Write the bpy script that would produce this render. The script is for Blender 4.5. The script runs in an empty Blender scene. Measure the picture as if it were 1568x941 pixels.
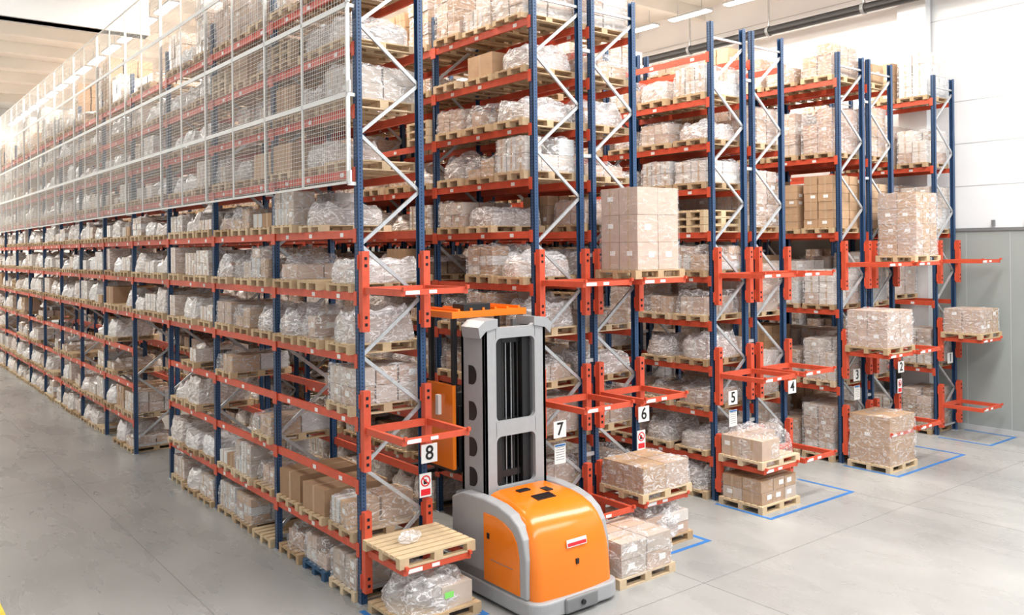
import bpy, math, random
from mathutils import Vector, Matrix, noise
random.seed(7)
scene=bpy.context.scene
COL=scene.collection

# ------------------------------------------------------------------ materials
def new_mat(name):
    m=bpy.data.materials.new(name); m.use_nodes=True
    nt=m.node_tree; b=nt.nodes['Principled BSDF']
    return m,nt,b
def simple(name,col,rough=.5,metal=0,spec=None,noise_amt=0.0,nscale=8,bump=0.0):
    m,nt,b=new_mat(name)
    b.inputs['Base Color'].default_value=(*col,1); b.inputs['Roughness'].default_value=rough
    b.inputs['Metallic'].default_value=metal
    if noise_amt>0 or bump>0:
        tc=nt.nodes.new('ShaderNodeTexCoord'); n=nt.nodes.new('ShaderNodeTexNoise')
        n.inputs['Scale'].default_value=nscale; n.inputs['Detail'].default_value=4
        nt.links.new(tc.outputs['Object'],n.inputs['Vector'])
    if noise_amt>0:
        r=nt.nodes.new('ShaderNodeValToRGB')
        r.color_ramp.elements[0].position=.3; r.color_ramp.elements[1].position=.7
        r.color_ramp.elements[0].color=(*[c*(1-noise_amt) for c in col],1)
        r.color_ramp.elements[1].color=(*[min(1,c*(1+noise_amt*.5)) for c in col],1)
        nt.links.new(n.outputs['Fac'],r.inputs['Fac']); nt.links.new(r.outputs['Color'],b.inputs['Base Color'])
    if bump>0:
        bp=nt.nodes.new('ShaderNodeBump'); bp.inputs['Strength'].default_value=bump; bp.inputs['Distance'].default_value=.02
        nt.links.new(n.outputs['Fac'],bp.inputs['Height']); nt.links.new(bp.outputs['Normal'],b.inputs['Normal'])
    return m
def emis(name,col,s):
    m,nt,b=new_mat(name)
    b.inputs['Base Color'].default_value=(*col,1)
    b.inputs['Emission Color'].default_value=(*col,1); b.inputs['Emission Strength'].default_value=s
    return m
def ramp(nt,cols):
    r=nt.nodes.new('ShaderNodeValToRGB'); e=r.color_ramp.elements
    e[0].color=(*cols[0],1); e[1].color=(*cols[-1],1)
    for i,c in enumerate(cols[1:-1]):
        x=e.new((i+1)/(len(cols)-1)); x.color=(*c,1)
    return r
def objvec(nt):
    tc=nt.nodes.new('ShaderNodeTexCoord'); oi=nt.nodes.new('ShaderNodeObjectInfo')
    add=nt.nodes.new('ShaderNodeVectorMath'); add.operation='ADD'
    nt.links.new(tc.outputs['Object'],add.inputs[0])
    mul=nt.nodes.new('ShaderNodeMath'); mul.operation='MULTIPLY'; mul.inputs[1].default_value=37
    nt.links.new(oi.outputs['Random'],mul.inputs[0]); nt.links.new(mul.outputs[0],add.inputs[1])
    return add.outputs[0],oi
def creases(nt,vec,scale,width):
    """thin bright wrinkle lines of pulled stretch film: |noise-.5| small"""
    n=nt.nodes.new('ShaderNodeTexNoise'); n.inputs['Scale'].default_value=scale; n.inputs['Detail'].default_value=3
    n.inputs['Distortion'].default_value=1.2
    mp=nt.nodes.new('ShaderNodeMapping'); mp.inputs['Rotation'].default_value=(.5,.6,.3); mp.inputs['Scale'].default_value=(1,1,2.3)
    nt.links.new(vec,mp.inputs['Vector']); nt.links.new(mp.outputs[0],n.inputs['Vector'])
    s=nt.nodes.new('ShaderNodeMath'); s.operation='SUBTRACT'; s.inputs[1].default_value=.5
    a=nt.nodes.new('ShaderNodeMath'); a.operation='ABSOLUTE'
    mr=nt.nodes.new('ShaderNodeMapRange'); mr.inputs['From Min'].default_value=0; mr.inputs['From Max'].default_value=width
    mr.inputs['To Min'].default_value=1; mr.inputs['To Max'].default_value=0
    nt.links.new(n.outputs['Fac'],s.inputs[0]); nt.links.new(s.outputs[0],a.inputs[0]); nt.links.new(a.outputs[0],mr.inputs['Value'])
    return mr.outputs[0],n
def randomcol(name,cols,rough=.8,nscale=6,bump=.15,wrap=0.0):
    """colour picked per object, with fine mottling; wrap>0 adds clinging stretch film"""
    m,nt,b=new_mat(name)
    vec,oi=objvec(nt); r=ramp(nt,cols)
    nt.links.new(oi.outputs['Random'],r.inputs['Fac'])
    n=nt.nodes.new('ShaderNodeTexNoise'); n.inputs['Scale'].default_value=nscale; n.inputs['Detail'].default_value=4
    nt.links.new(vec,n.inputs['Vector'])
    mx=nt.nodes.new('ShaderNodeMix'); mx.data_type='RGBA'; mx.blend_type='MULTIPLY'; mx.inputs['Factor'].default_value=.3
    nt.links.new(r.outputs['Color'],mx.inputs['A']); nt.links.new(n.outputs['Fac'],mx.inputs['B'])
    outc=mx.outputs['Result']; height=n.outputs['Fac']
    if wrap>0:
        c,cn=creases(nt,vec,4.0,.05)
        base=nt.nodes.new('ShaderNodeMapRange'); base.inputs['To Min'].default_value=wrap*.34; base.inputs['To Max'].default_value=min(.92,wrap*1.5)
        nt.links.new(c,base.inputs['Value'])
        m2=nt.nodes.new('ShaderNodeMix'); m2.data_type='RGBA'
        nt.links.new(base.outputs[0],m2.inputs['Factor']); nt.links.new(outc,m2.inputs['A']); m2.inputs['B'].default_value=(.86,.86,.88,1)
        outc=m2.outputs['Result']; height=cn.outputs['Fac']; bump=.9; rough=.2
        b.inputs['Coat Weight'].default_value=.8; b.inputs['Coat Roughness'].default_value=.08
    nt.links.new(outc,b.inputs['Base Color'])
    b.inputs['Roughness'].default_value=rough
    bp=nt.nodes.new('ShaderNodeBump'); bp.inputs['Strength'].default_value=bump; bp.inputs['Distance'].default_value=.035 if wrap else .01
    nt.links.new(height,bp.inputs['Height']); nt.links.new(bp.outputs['Normal'],b.inputs['Normal'])
    return m
def film(name,lo,hi,scale=4.5,width=.045,col=(.9,.9,.92)):
    m=bpy.data.materials.new(name); m.use_nodes=True
    nt=m.node_tree; nt.nodes.clear()
    out=nt.nodes.new('ShaderNodeOutputMaterial'); mix=nt.nodes.new('ShaderNodeMixShader')
    tr=nt.nodes.new('ShaderNodeBsdfTransparent'); p=nt.nodes.new('ShaderNodeBsdfPrincipled')
    p.inputs['Base Color'].default_value=(*col,1); p.inputs['Roughness'].default_value=.16
    p.inputs['Specular IOR Level'].default_value=1.0
    vec,oi=objvec(nt); c,n=creases(nt,vec,scale,width)
    mr=nt.nodes.new('ShaderNodeMapRange'); mr.inputs['To Min'].default_value=lo; mr.inputs['To Max'].default_value=hi
    nt.links.new(c,mr.inputs['Value'])
    bp=nt.nodes.new('ShaderNodeBump'); bp.inputs['Strength'].default_value=.9; bp.inputs['Distance'].default_value=.05
    nt.links.new(n.outputs['Fac'],bp.inputs['Height']); nt.links.new(bp.outputs['Normal'],p.inputs['Normal'])
    nt.links.new(mr.outputs[0],mix.inputs[0]); nt.links.new(tr.outputs[0],mix.inputs[1]); nt.links.new(p.outputs[0],mix.inputs[2])
    nt.links.new(mix.outputs[0],out.inputs[0])
    return m

TAN=[(.46,.28,.155),(.58,.38,.23),(.37,.22,.12),(.62,.42,.27),(.42,.26,.155)]
PINK=[(.60,.42,.325),(.50,.35,.26),(.66,.50,.41),(.47,.31,.23),(.62,.46,.36)]
PALE=[(.68,.58,.50),(.58,.47,.39),(.76,.70,.65),(.50,.40,.33)]
WHITE=[(.72,.70,.68),(.60,.59,.58),(.78,.78,.77)]
M={}
M['blue']=simple('rack_blue_paint',(.028,.072,.165),.38,noise_amt=.15)
M['orange']=simple('beam_orange_paint',(.62,.085,.038),.42,noise_amt=.12)
M['hole']=simple('slot_shadow_dark',(.004,.006,.012),.9)
M['galv']=simple('galvanised_steel',(.52,.54,.56),.38,metal=.45,noise_amt=.15,nscale=20)
M['wire']=simple('white_wire',(.70,.70,.68),.5)
M['label']=simple('paper_label',(.80,.80,.78),.6)
M['wood']=randomcol('pallet_wood',[(.56,.39,.22),(.70,.53,.33),(.47,.31,.17),(.74,.58,.39)],.8,14,.3)
M['c1']=randomcol('cardboard_tan',TAN); M['c2']=randomcol('cardboard_pink_beige',PINK); M['c3']=randomcol('cardboard_pale',PALE); M['c4']=randomcol('cardboard_white',WHITE)
M['w1']=randomcol('wrapped_cardboard_tan',TAN,wrap=.42); M['w2']=randomcol('wrapped_cardboard_pink',PINK,wrap=.48); M['w3']=randomcol('wrapped_cardboard_pale',PALE,wrap=.55); M['w4']=randomcol('wrapped_cardboard_white',WHITE,wrap=.55)
M['lump']=randomcol('milky_wrapped_bundle',[(.60,.47,.38),(.68,.62,.57),(.50,.38,.30),(.72,.70,.69),(.56,.43,.35)],wrap=.58)
M['tape']=simple('packing_tape',(.48,.34,.22),.3)
M['film']=film('stretch_film',.12,.58)
M['filmC']=film('clear_film',.06,.34,3.0,.02)
M['filmW']=film('milky_film',.32,.84)
M['grey']=simple('truck_grey_paint',(.19,.195,.20),.35,noise_amt=.05)
M['lgrey']=simple('truck_light_grey_paint',(.35,.355,.365),.35,noise_amt=.05)
M['torange']=simple('truck_orange_paint',(.84,.20,.012),.2,noise_amt=.04,nscale=2)
M['black']=simple('black_steel',(.012,.012,.014),.4)
M['rubber']=simple('rubber',(.02,.02,.02),.8,bump=.3)
M['red']=simple('sign_red',(.75,.02,.03),.4)
M['ink']=simple('sign_ink',(.01,.01,.01),.5)
M['bluetape']=simple('blue_floor_tape',(.03,.17,.48),.5,noise_amt=.2,nscale=3)
M['bluepl']=simple('blue_pallet_paint',(.03,.09,.18),.6,noise_amt=.3)
M['yellow']=simple('yellow_floor_tape',(.85,.65,.03),.5,noise_amt=.2)
M['green']=simple('green_label',(.25,.75,.15),.5)
M['lamp']=emis('lamp_tube',(1,.97,.92),12)

# ------------------------------------------------------------------ mesh builder
class MB:
    def __init__(s): s.v=[];s.f=[];s.m=[];s.mats=[]
    def mi(s,k):
        if k not in s.mats: s.mats.append(k)
        return s.mats.index(k)
    def box(s,c,d,k,R=None):
        a=len(s.v); hx,hy,hz=d[0]/2,d[1]/2,d[2]/2
        for x,y,z in ((-1,-1,-1),(1,-1,-1),(1,1,-1),(-1,1,-1),(-1,-1,1),(1,-1,1),(1,1,1),(-1,1,1)):
            p=Vector((x*hx,y*hy,z*hz))
            if R is not None: p=R@p
            s.v.append((p.x+c[0],p.y+c[1],p.z+c[2]))
        i=s.mi(k)
        for q in ((0,3,2,1),(4,5,6,7),(0,1,5,4),(1,2,6,5),(2,3,7,6),(3,0,4,7)):
            s.f.append(tuple(a+j for j in q)); s.m.append(i)
    def bx(s,x0,x1,y0,y1,z0,z1,k): s.box(((x0+x1)/2,(y0+y1)/2,(z0+z1)/2),(abs(x1-x0),abs(y1-y0),abs(z1-z0)),k)
    def bar(s,p,q,w,h,k):
        p=Vector(p);q=Vector(q);d=q-p
        R=d.to_track_quat('Y','Z').to_matrix()
        s.box((p+q)/2,(w,d.length,h),k,R)
    def quad(s,pts,k):
        a=len(s.v); s.v+= [tuple(p) for p in pts]; s.f.append(tuple(range(a,a+len(pts)))); s.m.append(s.mi(k))
    def cyl(s,p,q,r,k,n=16,r2=None):
        p=Vector(p);q=Vector(q);d=q-p;R=d.to_track_quat('Z','Y').to_matrix(); r2=r if r2 is None else r2
        a=len(s.v)
        for i in range(n):
            t=2*math.pi*i/n; e=Vector((math.cos(t),math.sin(t),0))
            s.v.append(tuple(p+R@(e*r))); s.v.append(tuple(q+R@(e*r2)))
        i0=s.mi(k)
        for i in range(n):
            j=(i+1)%n; s.f.append((a+2*i,a+2*j,a+2*j+1,a+2*i+1)); s.m.append(i0)
        s.f.append(tuple(a+2*i for i in range(n-1,-1,-1))); s.m.append(i0)
        s.f.append(tuple(a+2*i+1 for i in range(n))); s.m.append(i0)
    def prism(s,outline,axis,a0,a1,k):
        """extrude 2-D outline; axis 'x': outline is (y,z); 'y': (x,z); 'z': (x,y)"""
        def P(u,v,t): return {'x':(t,u,v),'y':(u,t,v),'z':(u,v,t)}[axis]
        a=len(s.v);n=len(outline)
        for u,v in outline: s.v.append(P(u,v,a0))
        for u,v in outline: s.v.append(P(u,v,a1))
        i0=s.mi(k)
        for i in range(n):
            j=(i+1)%n; s.f.append((a+i,a+j,a+n+j,a+n+i)); s.m.append(i0)
        s.f.append(tuple(range(a+n-1,a-1,-1))); s.m.append(i0)
        s.f.append(tuple(range(a+n,a+2*n))); s.m.append(i0)
    def loft(s,rings,k,cap=True):
        a=len(s.v);n=len(rings[0])
        for r in rings: s.v+= [tuple(p) for p in r]
        i0=s.mi(k)
        for r in range(len(rings)-1):
            for i in range(n):
                j=(i+1)%n; s.f.append((a+r*n+i,a+r*n+j,a+(r+1)*n+j,a+(r+1)*n+i)); s.m.append(i0)
        if cap:
            s.f.append(tuple(range(a+n-1,a-1,-1))); s.m.append(i0)
            b=a+(len(rings)-1)*n; s.f.append(tuple(range(b,b+n))); s.m.append(i0)
    def shell(s,cx,cy,z0,w,d,h,k,seed,amp=.018,freq=7,res=.08,sag=.0,rnd=.0):
        off=Vector((seed*3.1,seed*1.7,seed*.9))
        def D(x,y,z):
            p=Vector((x*w/2,y*d/2,z*h))
            if rnd>0:
                rr=max(abs(x),abs(y)); L=math.hypot(x,y)
                if L>0:
                    sc=1-rnd*(1-rr/L)*1.6
                    p.x*=sc;p.y*=sc
                t=max(0,z); sh=1-rnd*.45*t**2.5; p.x*=sh;p.y*=sh
            else:
                sh=1-.04*z*z; p.x*=sh;p.y*=sh
            if sag>0 and z>.6:
                p.z+=min(1,(z-.6)/.4)*(sag*noise.noise(Vector((x*1.5,y*1.5,0))+off)*1.5-rnd*h*.25*(x*x+y*y)*.5)
            q=p*freq+off; nv=noise.noise_vector(q)+.5*noise.noise_vector(q*2.3)
            p+=nv*amp*(.35 if z<.02 else 1)
            if z<.02: p.z=max(p.z,.0)
            return (cx+p.x,cy+p.y,z0+p.z)
        nx=max(4,int(w/res));ny=max(4,int(d/res));nz=max(3,int(h/res)); i0=s.mi(k)
        def grid(fn,A,B):
            a=len(s.v)
            for i in range(A+1):
                for j in range(B+1): s.v.append(fn(i/A,j/B))
            for i in range(A):
                for j in range(B):
                    s.f.append((a+i*(B+1)+j,a+(i+1)*(B+1)+j,a+(i+1)*(B+1)+j+1,a+i*(B+1)+j+1)); s.m.append(i0)
        grid(lambda u,v:D(u*2-1,-1,v),nx,nz); grid(lambda u,v:D(1-u*2,1,v),nx,nz)
        grid(lambda u,v:D(1,u*2-1,v),ny,nz); grid(lambda u,v:D(-1,1-u*2,v),ny,nz)
        grid(lambda u,v:D(u*2-1,v*2-1,1),nx,ny)
    def mesh(s,name,smooth=False):
        me=bpy.data.meshes.new(name); me.from_pydata(s.v,[],s.f)
        for k in s.mats: me.materials.append(M[k])
        me.polygons.foreach_set('material_index',s.m)
        if smooth: me.polygons.foreach_set('use_smooth',[True]*len(s.f))
        me.update(); return me
def obj(name,me,loc=(0,0,0),parent=None,rz=0,sc=None):
    o=bpy.data.objects.new(name,me); o.location=loc; o.rotation_euler=(0,0,rz)
    if sc: o.scale=sc
    if parent: o.parent=parent
    COL.objects.link(o); return o
def empty(name,loc=(0,0,0)):
    o=bpy.data.objects.new(name,None); o.location=loc; o.empty_display_size=.3; COL.objects.link(o); return o
def bevel(o,w=.02,seg=2):
    b=o.modifiers.new('bevel','BEVEL'); b.width=w; b.segments=seg; b.limit_method='ANGLE'; b.angle_limit=.7
def autosmooth(me,ang=.6):
    me.polygons.foreach_set('use_smooth',[True]*len(me.polygons))
    try: me.set_sharp_from_angle(angle=ang)
    except Exception: pass

NB=14; BAY=2.9; YEND=NB*BAY+.1
UPH=9.35
L10=[.84,1.72,2.6,3.48,4.36,5.24,6.1,6.98,7.86,8.74]
L5=[1.72,3.48,5.24,6.98,8.74]
RX=[0,3.2,4.5,7.7,9.0,12.2,13.5,16.7]
RL=[L10,L10,L10,L10,L5,L5,L5,L5]
PDN=[.82,2.5,4.44]; PDF=[.84,2.56,4.56]

# ------------------------------------------------------------------ rack parts
def frame_mesh():
    b=MB()
    for x0,s in ((0,1),(1.1,-1)):
        xa=x0; xb=x0+s*.09
        b.bx(xa,xa+s*.012,0,.1,0,UPH,'blue')
        b.bx(xa,xb,0,.012,0,UPH,'blue'); b.bx(xa,xb,.088,.1,0,UPH,'blue')
        b.bx(x0-s*.03,x0+s*.12,-.02,.12,0,.012,'galv')
        z=.1
        while z<UPH-.05:
            xo=xa-s*.001
            for yy in (.028,.072):
                pts=[(xo,yy-.007,z-.011),(xo,yy+.007,z-.011),(xo,yy+.007,z+.011),(xo,yy-.007,z+.011)]
                b.quad(pts if s<0 else pts[::-1],'hole')
            xm=x0+s*.05
            b.quad([(xm-.009,-.001,z-.009),(xm+.009,-.001,z-.009),(xm+.009,-.001,z+.009),(xm-.009,-.001,z+.009)],'hole')
            z+=.05
    z=.35; left=True; i=0; b.bar((.06,.05,.2),(1.04,.05,.2),.04,.04,'galv')
    while z+.78<UPH:
        a,c=(.06,1.04) if left else (1.04,.06)
        b.bar((a,.05,z),(c,.05,z+.78),.035,.05,'galv')
        z+=.78; left=not left; i+=1
    b.bar((.06,.05,UPH-.3),(1.04,.05,UPH-.3),.04,.04,'galv')
    return b.mesh('upright_frame')
def beams_mesh(levels,name,labels=True,seed=0):
    rg=random.Random(seed); b=MB()
    for z in levels:
        for x0,s in ((.012,1),(1.088,-1)):
            b.bx(x0,x0+s*.045,.1,BAY,z-.115,z,'orange')
            for ye in (.09,BAY+.01):
                yy=(ye-.045,ye+.035) if ye<1 else (ye-.035,ye+.045)
                b.bx(x0-s*.022,x0-s*.008,*yy,z-.18,z+.02,'orange')
            if labels:
                for k in range(3):
                    yc=.57+.93*k+rg.uniform(-.1,.1)
                    if rg.random()<.75: b.bx(x0-s*.003,x0+.0,yc-.05,yc+.05,z-.095,z-.035,'label')
    return b.mesh(name)
FR=frame_mesh()
BM10=[beams_mesh(L10,'shelf_beams_a',seed=1),beams_mesh(L10,'shelf_beams_b',seed=2)]
BM5=beams_mesh(L5,'shelf_beams_wide',seed=3)
BMT=beams_mesh(L10[3:],'shelf_beams_tunnel',seed=4)

def station_mesh(levels):
    b=MB()
    for z in levels:
        for x in (.05,1.05):
            zb=max(.02,z-.62); zt=z+.5
            b.bx(x-.055,x+.055,-.13,-.025,zb,zt,'orange')
            b.bx(x-.075,x+.075,-.03,-.015,zb+.05,zb+.25,'orange'); b.bx(x-.075,x+.075,-.03,-.015,zt-.25,zt-.05,'orange')
            for zz in (zb+.1,zb+.2,zt-.1,zt-.2): b.bx(x-.02,x+.02,-.135,-.13,zz-.02,zz+.02,'hole')
            b.bx(x-.03,x+.03,-1.12,-.13,z-.09,z,'orange')
            b.bx(x-.02,x+.02,-1.17,-1.12,z-.02,z+.03,'orange')
        b.bx(.08,1.02,-1.12,-1.07,z-.08,z-.005,'orange')
        b.bx(.105,.995,-.12,-.06,z-.10,z,'orange')
        b.bx(.45,.57,-1.125,-1.12,z-.065,z-.02,'label')
        b.bx(.085,.3,-1.128,-1.12,z-.07,z-.02,'label')
    return b.mesh('deposit_arms')

# ------------------------------------------------------------------ loads
def pallet(b,k='wood',z0=0,lx=1.2,ly=.8):
    for i in range(3):
        y=-ly/2+.05+i*(ly-.1)/2; b.box((0,y,z0+.011),(lx,.1,.022),k)
        for j in range(3):
            x=-lx/2+.07+j*(lx-.14)/2; b.box((x,y,z0+.061),(.14,.1,.078),k)
    for j in range(3):
        x=-lx/2+.07+j*(lx-.14)/2; b.box((x,0,z0+.111),(.14,ly,.022),k)
    n=7 if ly>.9 else 5
    for i in range(n):
        y=-ly/2+.06+i*(ly-.12)/(n-1); b.box((0,y,z0+.133),(lx,.115,.022),k)
def cartons(b,rg,w,d,z0,h,nx,ny,nz,mats,drop=0,lab=.3,cx=0,cy=0,jit=.012):
    bw,bd,bh=w/nx,d/ny,h/nz
    for kz in range(nz):
        for i in range(nx):
            for j in range(ny):
                if kz==nz-1 and rg.random()<drop: continue
                k=rg.choice(mats)
                x=cx-w/2+bw*(i+.5);y=cy-d/2+bd*(j+.5);z=z0+bh*(kz+.5)
                a=rg.uniform(-.02,.02); R=Matrix.Rotation(a,3,'Z')
                sx,sy,sz=bw-.012-rg.random()*jit,bd-.012-rg.random()*jit,bh-.006
                b.box((x,y,z),(sx,sy,sz),k,R)
                b.box((x,y,z),(sx+.003,.045,sz+.003),'tape',R)
                if rg.random()<lab:
                    for s in (-1,1):
                        b.box((x+s*(sx/2+.002),y+rg.uniform(-.2,.2)*sy,z+.1*sz),(.002,min(.12,sy*.4),min(.08,sz*.4)),'label',R)
                if rg.random()<lab:
                    b.box((x+rg.uniform(-.2,.2)*sx,y-(sy/2+.002),z+.05*sz),(min(.14,sx*.4),.002,min(.09,sz*.4)),'label',R)
P0=.146
def make_loads(clear):
    """clear=True: real transparent film shells (stock close to the aisle ends); otherwise the film clings to the cartons"""
    low=[];tall=[]
    def mk(ms,fl): return ms if (clear or not fl) else [k.replace('c','w') for k in ms]
    specs=[(.30,2,2,1,['c1','c2'],0,'film'),(.52,3,2,2,['c2','c3'],.15,'film'),(.42,2,2,2,['c2'],0,'film'),
           (.50,2,1,1,['c1'],0,None),(.34,3,2,1,['c3','c2'],.3,'film'),(.55,4,3,3,['c1','c1','c2'],.25,None),
           (.22,2,2,1,['c1'],.35,'film'),(.46,2,2,2,['c3'],.1,'film'),(.40,3,2,2,['c1','c2'],.3,'film'),
           (.56,3,3,2,['c4','c3'],.2,'film'),(.36,2,3,1,['c4','c1'],.35,'film'),(.28,4,2,1,['c1','c4'],.3,None),
           (.50,3,2,3,['c2','c1','c4'],.45,'film'),(.57,2,2,1,['c1','c2'],.25,'film')]
    for n,(h,nx,ny,nz,ms,dr,fl) in enumerate(specs):
        rg=random.Random(100+n); b=MB(); pallet(b)
        cartons(b,rg,1.12,.76,P0,h,nx,ny,nz,mk(ms,fl),dr,jit=.03)
        if fl and clear: b.shell(0,0,P0-.01,1.19,.82,h+.03,fl,n+1,amp=.026,sag=.05,rnd=.07)
        elif fl and n%2==0:
            b.shell(.05,0,P0+h-.08,1.0,.7,.11,'lump',n+1,amp=.035,sag=.08,rnd=.4,res=.1)
        low.append(b.mesh('palletised_cartons'))
    NL=len(low)
    for n,(h,k) in enumerate([(.42,'filmW'),(.50,'filmW'),(.33,'film'),(.46,'film'),(.38,'filmW'),(.54,'film')]):
        rg=random.Random(200+n); b=MB(); pallet(b)
        if clear: cartons(b,rg,.95,.6,P0,h*.72,2,2,1,['c2','c3'],.2)
        b.shell(0,0,P0-.01,1.18,.8,h,k if clear else 'lump',20+n,amp=.04 if n<3 else .028,freq=5 if n<3 else 8,sag=.14 if n<3 else .07,rnd=.4 if n<3 else .2,res=.08 if n<3 else .06)
        low.append(b.mesh('wrapped_bundle'))
    tsp=[(1.30,3,2,5,['c1','c2'],'film'),(1.15,2,2,4,['c2','c3'],'film'),(1.38,3,2,6,['c1'],None),(1.0,2,2,3,['c3','c2'],'film'),(1.25,2,2,3,['c2'],'film'),(1.3,3,2,4,['c4','c3'],'film'),(.8,3,2,3,['c1','c2'],'film')]
    for n,(h,nx,ny,nz,ms,fl) in enumerate(tsp):
        rg=random.Random(300+n); b=MB(); pallet(b)
        cartons(b,rg,1.12,.76,P0,h,nx,ny,nz,mk(ms,fl),.15,jit=.04)
        if fl and clear: b.shell(0,0,P0-.01,1.18,.82,h+.02,fl,40+n,amp=.02,sag=.03,rnd=.05,res=.1)
        tall.append(b.mesh('palletised_carton_tower'))
    return low,tall
LOWC,TALLC=make_loads(True)
LOWO,TALLO=make_loads(False)
bE=MB(); pallet(bE); EMPTYP=bE.mesh('empty_pallet')
bE=MB(); pallet(bE); pallet(bE,z0=.15); pallet(bE,z0=.3); STACKP=bE.mesh('pallet_stack')
bE=MB(); pallet(bE,'bluepl'); cartons(bE,random.Random(5),1.1,.75,P0,.4,2,2,2,['c2','c3'],.2); bE.shell(0,0,P0-.01,1.17,.82,.43,'film',88,amp=.025,sag=.05,rnd=.07)
BLUEP=bE.mesh('blue_pallet_load')

# ------------------------------------------------------------------ build racks & stock
def station_sign(par,x,num):
    b=MB(); b.box((0,0,0),(.27,.012,.27),'label'); s=obj('number_sign',b.mesh('number_sign'),(x,-.17,2.0),par)
    cu=bpy.data.curves.new('digit','FONT'); cu.body=str(num); cu.size=.29; cu.align_x='CENTER'; cu.align_y='CENTER'; cu.extrude=.002; cu.offset=.003
    cu.materials.append(M['ink']); t=bpy.data.objects.new('digit',cu); t.parent=s; t.location=(0,-.009,0); t.rotation_euler=(math.pi/2,0,0); COL.objects.link(t)
def warn_sign(par,x):
    b=MB(); b.box((0,0,0),(.2,.01,.34),'label')
    n=28
    for i in range(n):
        a=2*math.pi*i/n; c=2*math.pi*(i+1)/n
        b.quad([(.082*math.cos(a),-.007,.06+.082*math.sin(a)),(.062*math.cos(a),-.007,.06+.062*math.sin(a)),
                (.062*math.cos(c),-.007,.06+.062*math.sin(c)),(.082*math.cos(c),-.007,.06+.082*math.sin(c))],'red')
    b.bar((-.05,-.008,.11),(.05,-.008,.01),.004,.018,'red')
    b.box((-.01,-.007,.05),(.05,.002,.07),'ink'); b.box((.025,-.007,.03),(.04,.002,.02),'ink')
    b.box((0,-.007,-.1),(.16,.002,.09),'red')
    obj('prohibition_sign',b.mesh('prohibition_sign'),(x,-.17,1.55),par)
def paper(par,x,z):
    b=MB(); b.box((0,0,0),(.24,.01,.32),'label')
    for i in range(6): b.box((0,-.006,.11-i*.04),(.18,.002,.008),'grey')
    b.box((0,-.006,.14),(.22,.002,.03),'bluetape')
    obj('notice_sheet',b.mesh('notice_sheet'),(x,-.17,z),par)
STN=station_mesh(PDN); STF=station_mesh(PDF)
nums=[8,7,6,5,4,3,2,1]
for r,(x0,lv) in enumerate(zip(RX,RL)):
    rack=empty('pallet_rack',(x0,0,0))
    for i in range(NB+1): obj('upright_frame',FR,(0,i*BAY,0),rack)
    for i in range(NB):
        me=BM5 if lv is L5 else (BMT if i==3 and r<4 else BM10[(i+r)%2])
        obj('shelf_beams',me,(0,i*BAY,0),rack)
    obj('deposit_arms',STN if r<5 else STF,(0,0,0),rack)
    sx=1.03 if r in (0,2,4,6) else .35
    station_sign(rack,sx,nums[r])
    if r in (0,2,6): warn_sign(rack,.96)
    if r in (1,3,5): paper(rack,.35,1.6)
    if r in (1,3,5):
        b=MB()
        for i in range(NB+1):
            for z in (1.4,3.0,4.8,6.5,8.3): b.bx(1.09,1.31,i*BAY+.02,i*BAY+.08,z,z+.06,'galv')
        obj('row_spacers',b.mesh('row_spacers'),(0,0,0),rack)
    st=empty('palletised_goods',(x0,0,0))
    rg=random.Random(50+r)
    def put(me,y,z,s=1):
        o=obj('pallet_load',me,(.55+rg.uniform(-.04,.04),y,z),st,rz=(math.pi if rg.random()<.5 else 0)+rg.uniform(-.03,.03))
        o.scale=(1,1,s)
    for i in range(NB):
        if i>9 and r>4: continue
        near=(i<2) if r==0 else (i==0)
        LOW,TALL=(LOWC,TALLC) if near else (LOWO,TALLO)
        zs=[0]+list(lv)
        for li,z in enumerate(zs):
            if i==3 and r<4 and z<3: continue
            nxt=(zs[li+1] if li+1<len(zs) else 99)-z
            fill=.94
            if r==0 and z in (1.72,2.6): fill=.45
            if r==0 and z==0: fill=.95
            for k in range(3):
                force=(r==0 and i==0 and k==0 and z in (2.6,3.48))
                if rg.random()>fill and not force: continue
                y=i*BAY+.1+.47+.93*k+rg.uniform(-.03,.03)
                if force: put(LOW[1] if z<3 else LOW[-5],y,z,1.0); continue
                if r==0 and i==0 and z==0 and k==1: put(BLUEP,y,z); continue
                if nxt>50:
                    if rg.random()<.85: put(rg.choice(TALL if rg.random()<.6 else LOW),y,z,rg.uniform(.6,.95))
                elif nxt>1.3:
                    put(rg.choice(TALL),y,z,rg.uniform(.75,.97))
                else:
                    t=rg.random()
                    if t<.03: put(EMPTYP,y,z)
                    elif t<.05: put(STACKP,y,z)
                    elif t<.34: put(rg.choice(LOW[-6:]),y,z,rg.uniform(.7,1.05))
                    else: put(rg.choice(LOW),y,z,rg.uniform(.75,1.02))

def special(name,x,y,z,w,d,h,nx,ny,nz,mats,fl,seed,lump=0,lx=1.2,ly=.8,rz=0,pk='wood',green=False,amp=.02):
    b=MB(); rg=random.Random(seed); pallet(b,pk,0,lx,ly)
    if nx: cartons(b,rg,w,d,P0,h if not lump else h*.75,nx,ny,nz,mats,0.0 if not lump else .2,lab=.5)
    if fl: b.shell(0,0,P0-.02,w+.05,d+.05,h+.02,fl,seed,amp=amp if not lump else .05,freq=7 if not lump else 5,sag=.03 if not lump else .14,rnd=.05 if not lump else .35,res=.05)
    if green: b.box((.1,-d/2-.035,P0+h*.5),(.14,.004,.08),'green')
    return obj(name,b.mesh(name),(x,y,z),None,rz)
special('wrapped_carton_stack',5.02,-.60,PDN[2],1.0,.86,1.36,2,2,3,['c2'],'filmC',501,ly=.95,amp=.008)
special('wrapped_carton_stack',14.05,-.62,PDF[2],1.0,.9,1.45,3,2,4,['c1','c2'],'film',502,ly=.95)
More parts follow.
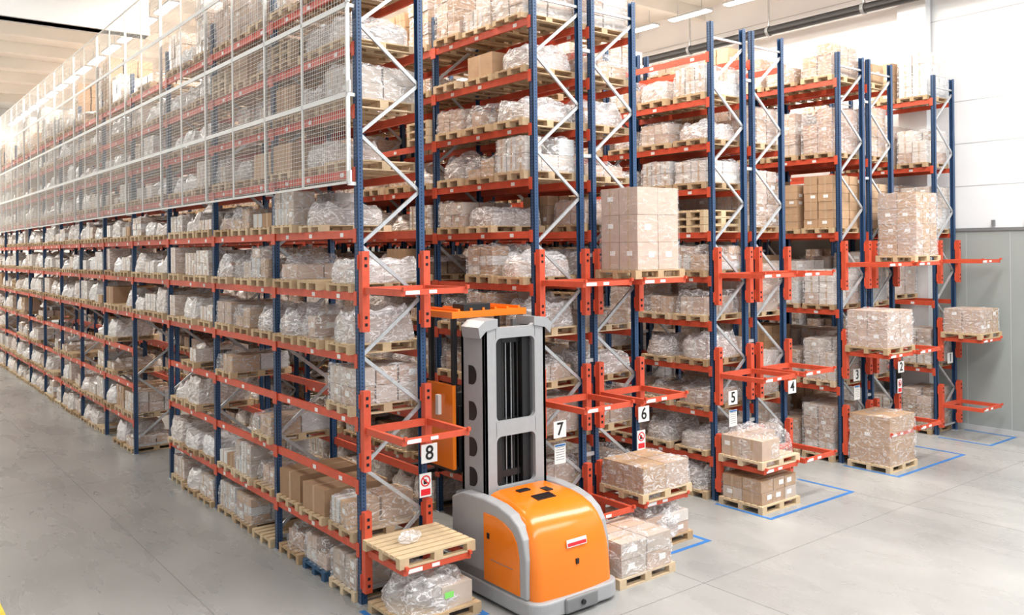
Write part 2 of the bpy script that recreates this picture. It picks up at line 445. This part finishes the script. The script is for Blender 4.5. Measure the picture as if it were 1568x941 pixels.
special('wrapped_carton_stack',12.75,-.62,PDF[1],1.1,.95,.80,2,2,2,['c2'],'film',503,ly=1.0,amp=.03)
special('wrapped_carton_stack',17.25,-.62,PDF[1],1.05,.9,.60,3,2,2,['c1','c2'],'film',504,ly=1.0)
special('wrapped_carton_stack',5.05,-.65,.82,1.1,.95,.42,2,2,1,['c2','c1'],'film',505,ly=1.0,amp=.04)
special('wrapped_carton_stack',8.25,-.62,.82,1.1,.95,.5,2,2,1,['c2','c2'],'film',506,ly=1.0,lump=1)
special('carton_pallet',8.25,-.62,0,1.1,.9,.45,3,2,2,['c1','c1','c3'],'filmC',507,ly=1.0)
special('wrapped_carton_stack',12.75,-.65,0,1.1,.95,1.05,1,1,1,['c1'],'film',508,ly=1.0,amp=.03)
special('wrapped_carton_stack',3.74,-1.42,0,1.08,.95,.5,2,2,2,['c2','c2','c3'],'film',509,ly=1.0,amp=.045)
special('wrapped_carton_stack',5.1,-.62,0,1.05,.95,.5,2,2,2,['c3','c2'],'filmW',510,ly=1.0,lump=1)
special('wrapped_bundle',.58,-.72,0,1.02,.85,.40,2,2,1,['c3','c2'],'filmW',511,ly=1.0,lump=1,green=True)
p=obj('empty_pallet',(lambda b:(pallet(b,'wood',0,1.2,1.0),b.mesh('empty_pallet'))[1])(MB()),(.56,-.62,.82))
b=MB(); b.shell(0,0,0,.34,.22,.10,'filmW',77,amp=.05,freq=9,sag=.05,rnd=.5,res=.03); obj('crumpled_film',b.mesh('crumpled_film'),(.42,-.6,.985),None,.4)

# ------------------------------------------------------------------ safety mesh on outer side of first rack
PW=BAY/2; PH=1.24
def panel(pitch,t):
    b=MB()
    n=int(PW/pitch)
    for i in range(1,n):
        y=i*PW/n; b.bx(-t/2,t/2,y-t/2,y+t/2,0,PH,'wire')
    m=int(PH/pitch)
    for j in range(1,m):
        z=j*PH/m; b.bx(-t/2,t/2,0,PW,z-t/2,z+t/2,'wire')
    for y0,y1 in ((0,.022),(PW-.022,PW)): b.bx(-.011,.011,y0,y1,0,PH,'wire')
    for z0,z1 in ((0,.035),(PH-.035,PH)): b.bx(-.011,.011,0,PW,z0,z1,'wire')
    return b.mesh('mesh_panel')
PM=panel(.06,.0042); PM2=panel(.09,.0038)
fence=empty('safety_mesh_screen',(-.14,0,5.88))
for i in range(NB*2):
    for j in range(4): obj('mesh_panel',PM if j<2 else PM2,(0,i*PW,j*PH),fence)
b=MB()
for i in range(NB+1):
    y=i*BAY
    b.bx(.015,.055,y+.02,y+.07,0,4*PH+.05,'galv')
    for j in range(3): b.bx(.015,.15,y+.03,y+.06,j*PH-.02,j*PH+.03,'wire')
for j in range(3): b.bx(-.012,.012,-.09,-.01,.02+j*PH,.02+j*PH+.16,'label')
obj('mesh_posts',b.mesh('mesh_posts'),(0,0,0),fence)

# ------------------------------------------------------------------ order-picker truck
T=empty('turret_forklift',(2.215,-.10,0))
# hood: lofted over the height, square tail leaning forward towards the top
def plan(z,yr,yf,w,r,n=6):
    pts=[(-w,yf,z)]
    for i in range(n+1):
        a=math.pi+(math.pi/2)*i/n; pts.append((-w+r+r*math.cos(a),yr+r+r*math.sin(a),z))
    for k in range(1,4): pts.append((-w+r+(2*w-2*r)*k/4,yr-.04*math.sin(math.pi*k/4),z))
    for i in range(n+1):
        a=1.5*math.pi+(math.pi/2)*i/n; pts.append((w-r+r*math.cos(a),yr+r+r*math.sin(a),z))
    pts.append((w,yf,z)); return pts
b=MB()
lv=[(.26,-1.92,.72,.15),(.5,-1.905,.72,.15),(.8,-1.875,.71,.15),(1.03,-1.815,.69,.16),(1.17,-1.745,.665,.17),(1.28,-1.65,.635,.18),(1.36,-1.52,.60,.2),(1.41,-1.38,.55,.2),(1.44,-1.18,.48,.2),(1.455,-.98,.38,.18)]
b.loft([plan(z,yr,-.70,w,r) for z,yr,w,r in lv],'torange')
me=b.mesh('hood'); autosmooth(me,.9); obj('hood',me,(0,0,0),T)
def outline(w,yr,yf,r,rb):
    pts=[(w,yf),(-w,yf)]
    n=8
    for i in range(n+1):
        a=math.pi+(math.pi/2)*i/n; pts.append((-w+r+r*math.cos(a),yr+rb+rb*math.sin(a)))
    for i in range(n+1):
        a=1.5*math.pi+(math.pi/2)*i/n; pts.append((w-r+r*math.cos(a),yr+rb+rb*math.sin(a)))
    return pts
b=MB(); b.prism(outline(.79,-2.0,-.1,.26,.2),'z',.04,.27,'lgrey')
b.bx(-.3,.3,-2.04,-1.97,.05,.26,'grey')
o=obj('chassis_skirt',b.mesh('chassis_skirt'),(0,0,0),T); bevel(o,.035,3)
b=MB(); b.prism(outline(.775,-1.7,.9,.1,.1),'z',.10,.42,'grey')
b.bx(-.8,-.55,.4,1.5,.06,.34,'grey'); b.bx(.55,.8,.4,1.5,.06,.34,'grey')
o=obj('chassis',b.mesh('chassis'),(0,0,0),T); bevel(o,.02)
for s in (-1,1):
    b=MB()
    ol=[(-1.78,.27),(-1.77,.80),(-1.71,1.06),(-1.60,1.22),(-1.42,1.33),(-1.15,1.40),(-.80,1.43),(-.30,1.42),(-.02,1.30),(-.02,.27)]
    b.prism(ol,'x',s*.58,s*.77,'lgrey'); o=obj('side_frame',b.mesh('side_frame'),(0,0,0),T); bevel(o,.03,3)
    b=MB(); ol=[(-1.64,.30),(-1.63,.80),(-1.58,1.0),(-1.48,1.12),(-1.3,1.20),(-1.1,1.24),(-.84,1.24),(-.84,.30)]
    b.prism(ol,'x',s*.765,s*.785,'torange')
    b.bx(s*.785,s*.791,-.98,-.92,.9,.98,'black'); b.bx(s*.785,s*.789,-1.5,-1.0,.62,.63,'grey')
    o=obj('battery_door',b.mesh('battery_door'),(0,0,0),T); bevel(o,.008)
b=MB()
for i in range(5): b.box((-.05,-1.36+i*.035,1.422+i*.006),(.34,.014,.02),'black')
b.box((.18,-1.08,1.452),(.12,.16,.02),'black'); b.box((-.15,-.95,1.46),(.2,.1,.03),'black')
obj('hood_vents',b.mesh('hood_vents'),(0,0,0),T)
b=MB(); R1=Matrix.Rotation(-.16,3,'X'); b.box((.02,-1.90,.93),(.36,.012,.10),'label',R1); b.box((.02,-1.907,.915),(.34,.01,.045),'red',R1)
b.box((.0,-1.93,.68),(.05,.03,.07),'black'); b.cyl((.0,-2.07,.16),(0,-2.03,.16),.035,'black')
obj('hood_label',b.mesh('hood_label'),(0,0,0),T)
b=MB(); b.bx(-.74,.74,-.80,-.05,.4,1.38,'grey'); o=obj('console',b.mesh('console'),(0,0,0),T); bevel(o,.05,3)
b=MB()
MW=.575; CW=.21; zT=3.86
for s in (-1,1):
    xo=s*MW; xi=s*(MW-CW)
    b.bx(xi,xo,-.62,-.56,1.2,zT,'lgrey'); b.bx(xo-s*.05,xo,-.62,-.03,1.0,zT-.08,'lgrey'); b.bx(xi,xo,-.09,-.03,1.0,zT,'grey')
    b.bx(xi,xi+s*.03,-.56,-.40,1.3,zT-.05,'grey')
def crossbar(z0,z1,r=.09):
    b.bx(-MW+CW-.01,MW-CW+.01,-.62,-.54,z0,z1,'lgrey')
    for s in (-1,1):
        for zz,d in ((z0,-1),(z1,1)):
            x=s*(MW-CW); n=6; ol=[(x,zz)]
            for i in range(n+1):
                a=math.pi/2*i/n; ol.append((x-s*r+s*r*math.sin(a), zz+d*r-d*r*math.cos(a)))
            b.prism(ol,'y',-.62,-.55,'lgrey')
crossbar(3.64,3.80); crossbar(2.2,2.42); crossbar(1.30,1.46)
o=obj('mast',b.mesh('mast'),(0,0,0),T); bevel(o,.012)
b=MB()
for s in (-1,1):
    ol=[(s*(MW+.09),3.66),(s*(MW+.12),3.82),(s*(MW+.0),3.91),(s*(MW-CW-.02),3.93),(s*(MW-CW-.02),3.80),(s*(MW-.02),3.76)]
    b.prism(ol,'y',-.64,-.2,'lgrey')
    for z in (3.1,2.57,2.04,1.6):
        # D-shaped lightening holes on the side of the column
        n=14; ol=[(-.22,z+.14),(-.22,z-.14)]+[(-.30-.12*math.sin(math.pi*i/n),z-.14*math.cos(math.pi*i/n)) for i in range(n+1)]
        b.prism(ol,'x',s*(MW+.001),s*(MW+.004),'black')
o=obj('mast_caps',b.mesh('mast_caps'),(0,0,0),T)
b=MB()
for s in (-1,1):
    b.bx(s*.25,s*.34,-.50,-.18,1.0,3.72,'black'); b.bx(s*.20,s*.34,-.52,-.48,1.0,3.72,'black')
    b.cyl((s*.1,-.42,1.1),(s*.1,-.42,3.6),.018,'rubber'); b.cyl((s*.15,-.46,1.1),(s*.15,-.46,3.7),.010,'rubber',8)
    b.bx(s*.05-.005,s*.05+.005,-.44,-.42,1.2,3.6,'galv')
    b.bx(s*.10,s*.24,-.2,-.12,1.0,3.7,'black')
for z in (1.55,2.3,3.55): b.bx(-.3,.3,-.46,-.3,z,z+.1,'black')
obj('inner_mast',b.mesh('inner_mast'),(0,0,0),T)
b=MB()
b.bx(-.68,.62,.02,.70,1.60,1.68,'black')
b.bx(-.72,-.66,.0,.70,1.66,2.92,'torange'); b.bx(.60,.66,.0,.7,1.66,2.86,'torange')
b.bx(-.72,-.2,.66,.72,1.66,2.7,'torange')
for x in (-.66,.62):
    for y in (.04,.66): b.bx(x-.035,x+.035,y-.035,y+.035,2.8,3.96,'black')
b.bx(-.74,.68,-.04,.78,3.92,4.02,'torange')
for i in range(6): b.bx(-.6+i*.23-.02,-.6+i*.23+.02,-.02,.74,4.02,4.06,'torange')
b.bx(-.5,.0,.0,.3,4.02,4.12,'black')
b.bx(-.4,.35,.3,.62,2.05,2.15,'rubber'); b.bx(-.4,.35,.5,.62,2.15,2.7,'rubber')
b.bx(-.6,.5,.0,.05,1.66,2.6,'black')
b.bx(-.78,-.72,.30,.38,2.45,2.75,'label'); b.bx(-.725,-.72,.1,.6,2.3,2.31,'black')
o=obj('cab',b.mesh('cab'),(0,0,0),T); bevel(o,.015)
b=MB()
b.bx(-.5,.45,.75,.85,1.45,2.1,'black'); b.cyl((0,.95,1.4),(0,.95,2.2),.12,'black')
b.bx(-.18,.18,.85,1.1,1.5,1.9,'grey')
for y in (.9,1.35): b.bx(-.6,.6,y,y+.1,1.42,1.47,'black')
obj('turret_forks',b.mesh('turret_forks'),(0,0,0),T)
b=MB()
for s in (-1,1):
    b.cyl((s*.82,1.2,.17),(s*.62,1.2,.17),.17,'rubber',24); b.cyl((s*.90,.12,.15),(s*.6,.12,.15),.14,'rubber',20); b.cyl((s*.915,.12,.15),(s*.90,.12,.15),.08,'galv')
b.cyl((-.2,-1.2,.16),(.2,-1.2,.16),.16,'rubber',24)
obj('wheels',b.mesh('wheels'),(0,0,0),T)

# ------------------------------------------------------------------ building shell
def concrete():
    m,nt,b=new_mat('polished_concrete')
    tc=nt.nodes.new('ShaderNodeTexCoord')
    n1=nt.nodes.new('ShaderNodeTexNoise'); n1.inputs['Scale'].default_value=.35; n1.inputs['Detail'].default_value=6; n1.inputs['Roughness'].default_value=.55
    n2=nt.nodes.new('ShaderNodeTexNoise'); n2.inputs['Scale'].default_value=1.2; n2.inputs['Detail'].default_value=8; n2.inputs['Distortion'].default_value=.6
    mp=nt.nodes.new('ShaderNodeMapping'); mp.inputs['Scale'].default_value=(1.6,.5,1); mp.inputs['Rotation'].default_value=(0,0,.2)
    r=nt.nodes.new('ShaderNodeValToRGB'); r.color_ramp.elements[0].position=.3; r.color_ramp.elements[1].position=.7
    r.color_ramp.elements[0].color=(.295,.297,.29,1); r.color_ramp.elements[1].color=(.41,.41,.40,1)
    mx=nt.nodes.new('ShaderNodeMix'); mx.data_type='RGBA'; mx.blend_type='MULTIPLY'; mx.inputs['Factor'].default_value=.22
    nt.links.new(tc.outputs['Object'],n1.inputs['Vector']); nt.links.new(tc.outputs['Object'],mp.inputs['Vector']); nt.links.new(mp.outputs[0],n2.inputs['Vector'])
    nt.links.new(n1.outputs['Fac'],r.inputs['Fac']); nt.links.new(r.outputs['Color'],mx.inputs['A']); nt.links.new(n2.outputs['Fac'],mx.inputs['B'])
    nt.links.new(mx.outputs['Result'],b.inputs['Base Color'])
    mr=nt.nodes.new('ShaderNodeMapRange'); mr.inputs['To Min'].default_value=.20; mr.inputs['To Max'].default_value=.36
    nt.links.new(n2.outputs['Fac'],mr.inputs['Value']); nt.links.new(mr.outputs[0],b.inputs['Roughness'])
    return m
M['floor']=concrete()
M['wallw']=simple('white_wall_panel',(.76,.775,.79),.6,noise_amt=.03,nscale=.6)
M['wallg']=simple('grey_green_wall_panel',(.33,.36,.345),.5,noise_amt=.06,nscale=.8)
M['ceil']=simple('ceiling_concrete',(.78,.76,.71),.8,noise_amt=.06,nscale=.5)
M['joint']=simple('floor_joint',(.15,.15,.145),.8)
M['seam']=simple('panel_seam',(.46,.47,.48),.7)
CH=13.3; WX=18.25; YB=46; XL=-16; YF=-22
b=MB(); b.bx(XL,WX+.2,YF,YB,-.2,0,'floor'); obj('floor',b.mesh('floor'))
b=MB()
for k in (-2,-1,0,1,2): x=4.3+6*k; b.bx(x-.005,x+.005,YF,YB,0.0005,.0012,'joint')
for k in (-2,0,2,4,6): y=-2.5+6*k; b.bx(XL,WX,y-.005,y+.005,0.0005,.0012,'joint')
obj('floor_joints',b.mesh('floor_joints'))
b=MB()
def rect(x0,x1,y0,y1,w=.08):
    b.bx(x0,x1,y0,y0+w,.002,.004,'bluetape'); b.bx(x0,x0+w,y0+w,y1,.002,.004,'bluetape'); b.bx(x1-w,x1,y0+w,y1,.002,.004,'bluetape')
rect(-.12,1.22,-1.35,-.15); rect(4.42,5.85,-1.4,-.1); rect(7.55,10.35,-1.38,-.1); rect(12.05,15.15,-1.4,-.1); rect(16.5,18.0,-1.4,-.1)
obj('floor_marking_blue',b.mesh('floor_marking_blue'))
b=MB(); b.bx(-4.05,-3.93,-12,40,.002,.004,'yellow'); obj('floor_marking_yellow',b.mesh('floor_marking_yellow'))
b=MB(); b.bx(WX,WX+.2,YF,YB,5.35,CH,'wallw'); b.bx(WX-.05,WX+.2,YF,YB,0,5.35,'wallg')
z=6.5
while z<CH: b.bx(WX-.003,WX,YF,YB,z,z+.025,'seam'); z+=1.15
y=-21
while y<YB: b.bx(WX-.053,WX-.05,y,y+.015,0,5.35,'seam'); y+=1.1
b.bx(WX-.09,WX-.04,YF,YB,5.30,5.38,'grey'); b.bx(WX-.07,WX-.05,YF,YB,0,.12,'seam')
obj('wall_right',b.mesh('wall_right'))
b=MB()
for y in (-.8,-1.6,-5,-9): b.box((WX-.08,y,5.5),(.06,.08,.16),'grey')
obj('wall_brackets',b.mesh('wall_brackets'))
b=MB(); b.bx(XL,WX+.2,YB,YB+.2,0,CH,'wallw'); obj('wall_back',b.mesh('wall_back'))
b=MB(); b.bx(XL-.2,XL,-4,YB,0,CH,'wallw'); obj('wall_left',b.mesh('wall_left'))
b=MB()
b.bx(XL,WX+.2,YF,YB,CH,CH+.2,'ceil')
for k in range(20):
    y=-20+k*3.2; b.bx(XL,WX,y-.12,y+.12,CH-.45,CH,'ceil')
ceil_o=obj('ceiling',b.mesh('ceiling'))
for k,(y) in enumerate((1.2,13.2,25.2,37.2)):
    b=MB(); b.bx(WX-.34,WX-.06,y-.4,y+.4,0,CH,'wallw'); obj('wall_column',b.mesh('wall_column'))
b=MB(); b.bx(XL,1.2,14.4,14.8,11.0,CH-.02,'wallw'); b.bx(XL,1.2,14.3,14.9,11.0,11.2,'wallw'); obj('ceiling_girder',b.mesh('ceiling_girder'))
b=MB(); b.cyl((17.55,-20,11.75),(17.55,43,11.75),.14,'black',16)
for k in range(20):
    y=-20+k*3.2; b.bx(17.53,17.57,y-.02,y+.02,11.85,CH-.45,'galv'); b.cyl((17.55,y-.05,11.75),(17.55,y+.05,11.75),.165,'grey',16)
obj('black_duct_pipe',b.mesh('black_duct_pipe'),(0,0,0),ceil_o)
def lamprow(x,y0,y1,z=12.3,step=3.0):
    b=MB(); y=y0
    while y<y1:
        b.bx(x-.16,x+.16,y,y+1.6,z,z+.06,'galv'); b.bx(x-.13,x+.13,y+.03,y+1.57,z-.03,z,'lamp')
        for yy in (y+.3,y+1.3): b.bx(x-.008,x+.008,yy,yy+.016,z+.06,CH-.46,'galv')
        y+=step
    obj('ceiling_light_row',b.mesh('ceiling_light_row'))
for x in (2.15,6.65,11.15,15.65): lamprow(x,2,44,step=2.2)
lamprow(-4,16,44,step=6)
def area(name,loc,sx,sy,w,col=(1,1,1),rot=(0,0,0)):
    l=bpy.data.lights.new(name,'AREA'); l.shape='RECTANGLE'; l.size=sx; l.size_y=sy; l.energy=w; l.color=col
    o=bpy.data.objects.new(name,l); o.location=loc; o.rotation_euler=rot; COL.objects.link(o); return o
for x in (2.15,6.65,11.15,15.65): area('aisle_lamp',(x,22,12.2),.6,42,3200,(1,.92,.80))
area('corridor_lamp',(9,-5,12.6),18,2.5,2700,(1,.98,.95)); area('corridor_lamp',(4,-14,12.6),26,3,2700,(1,.99,.98))
area('side_aisle_lamp',(-5.5,20,12.6),2.5,40,1300,(.98,.98,1))
area('added_far_side_fill',(-5.5,34,12.5),2.5,16,1100,(1,.92,.78))  # invented warm fill, added to brighten the far left end
area('added_ceiling_fill',(-5.5,20,11.9),1.5,40,1100,(1,.97,.9),(math.pi,0,0))  # upward fill without a real source, added to lift the dim ceiling
w=bpy.data.worlds.new('daylight'); scene.world=w; w.use_nodes=True
w.node_tree.nodes['Background'].inputs[0].default_value=(.93,.96,1,1); w.node_tree.nodes['Background'].inputs[1].default_value=.92

# ------------------------------------------------------------------ camera
cam=bpy.data.cameras.new('camera'); co=bpy.data.objects.new('camera',cam); COL.objects.link(co)
co.matrix_world=Matrix.Translation((-5.719,-10.765,4.95))@Matrix.Rotation(math.radians(51.87-90),4,'Z')@Matrix.Rotation(math.pi/2,4,'X')@Matrix.Rotation(math.radians(-.6),4,'Z')
cam.sensor_width=36; cam.lens=30.26; cam.shift_y=-.0571; cam.clip_end=200
scene.camera=co
scene.view_settings.view_transform='Standard'; scene.view_settings.exposure=0.06
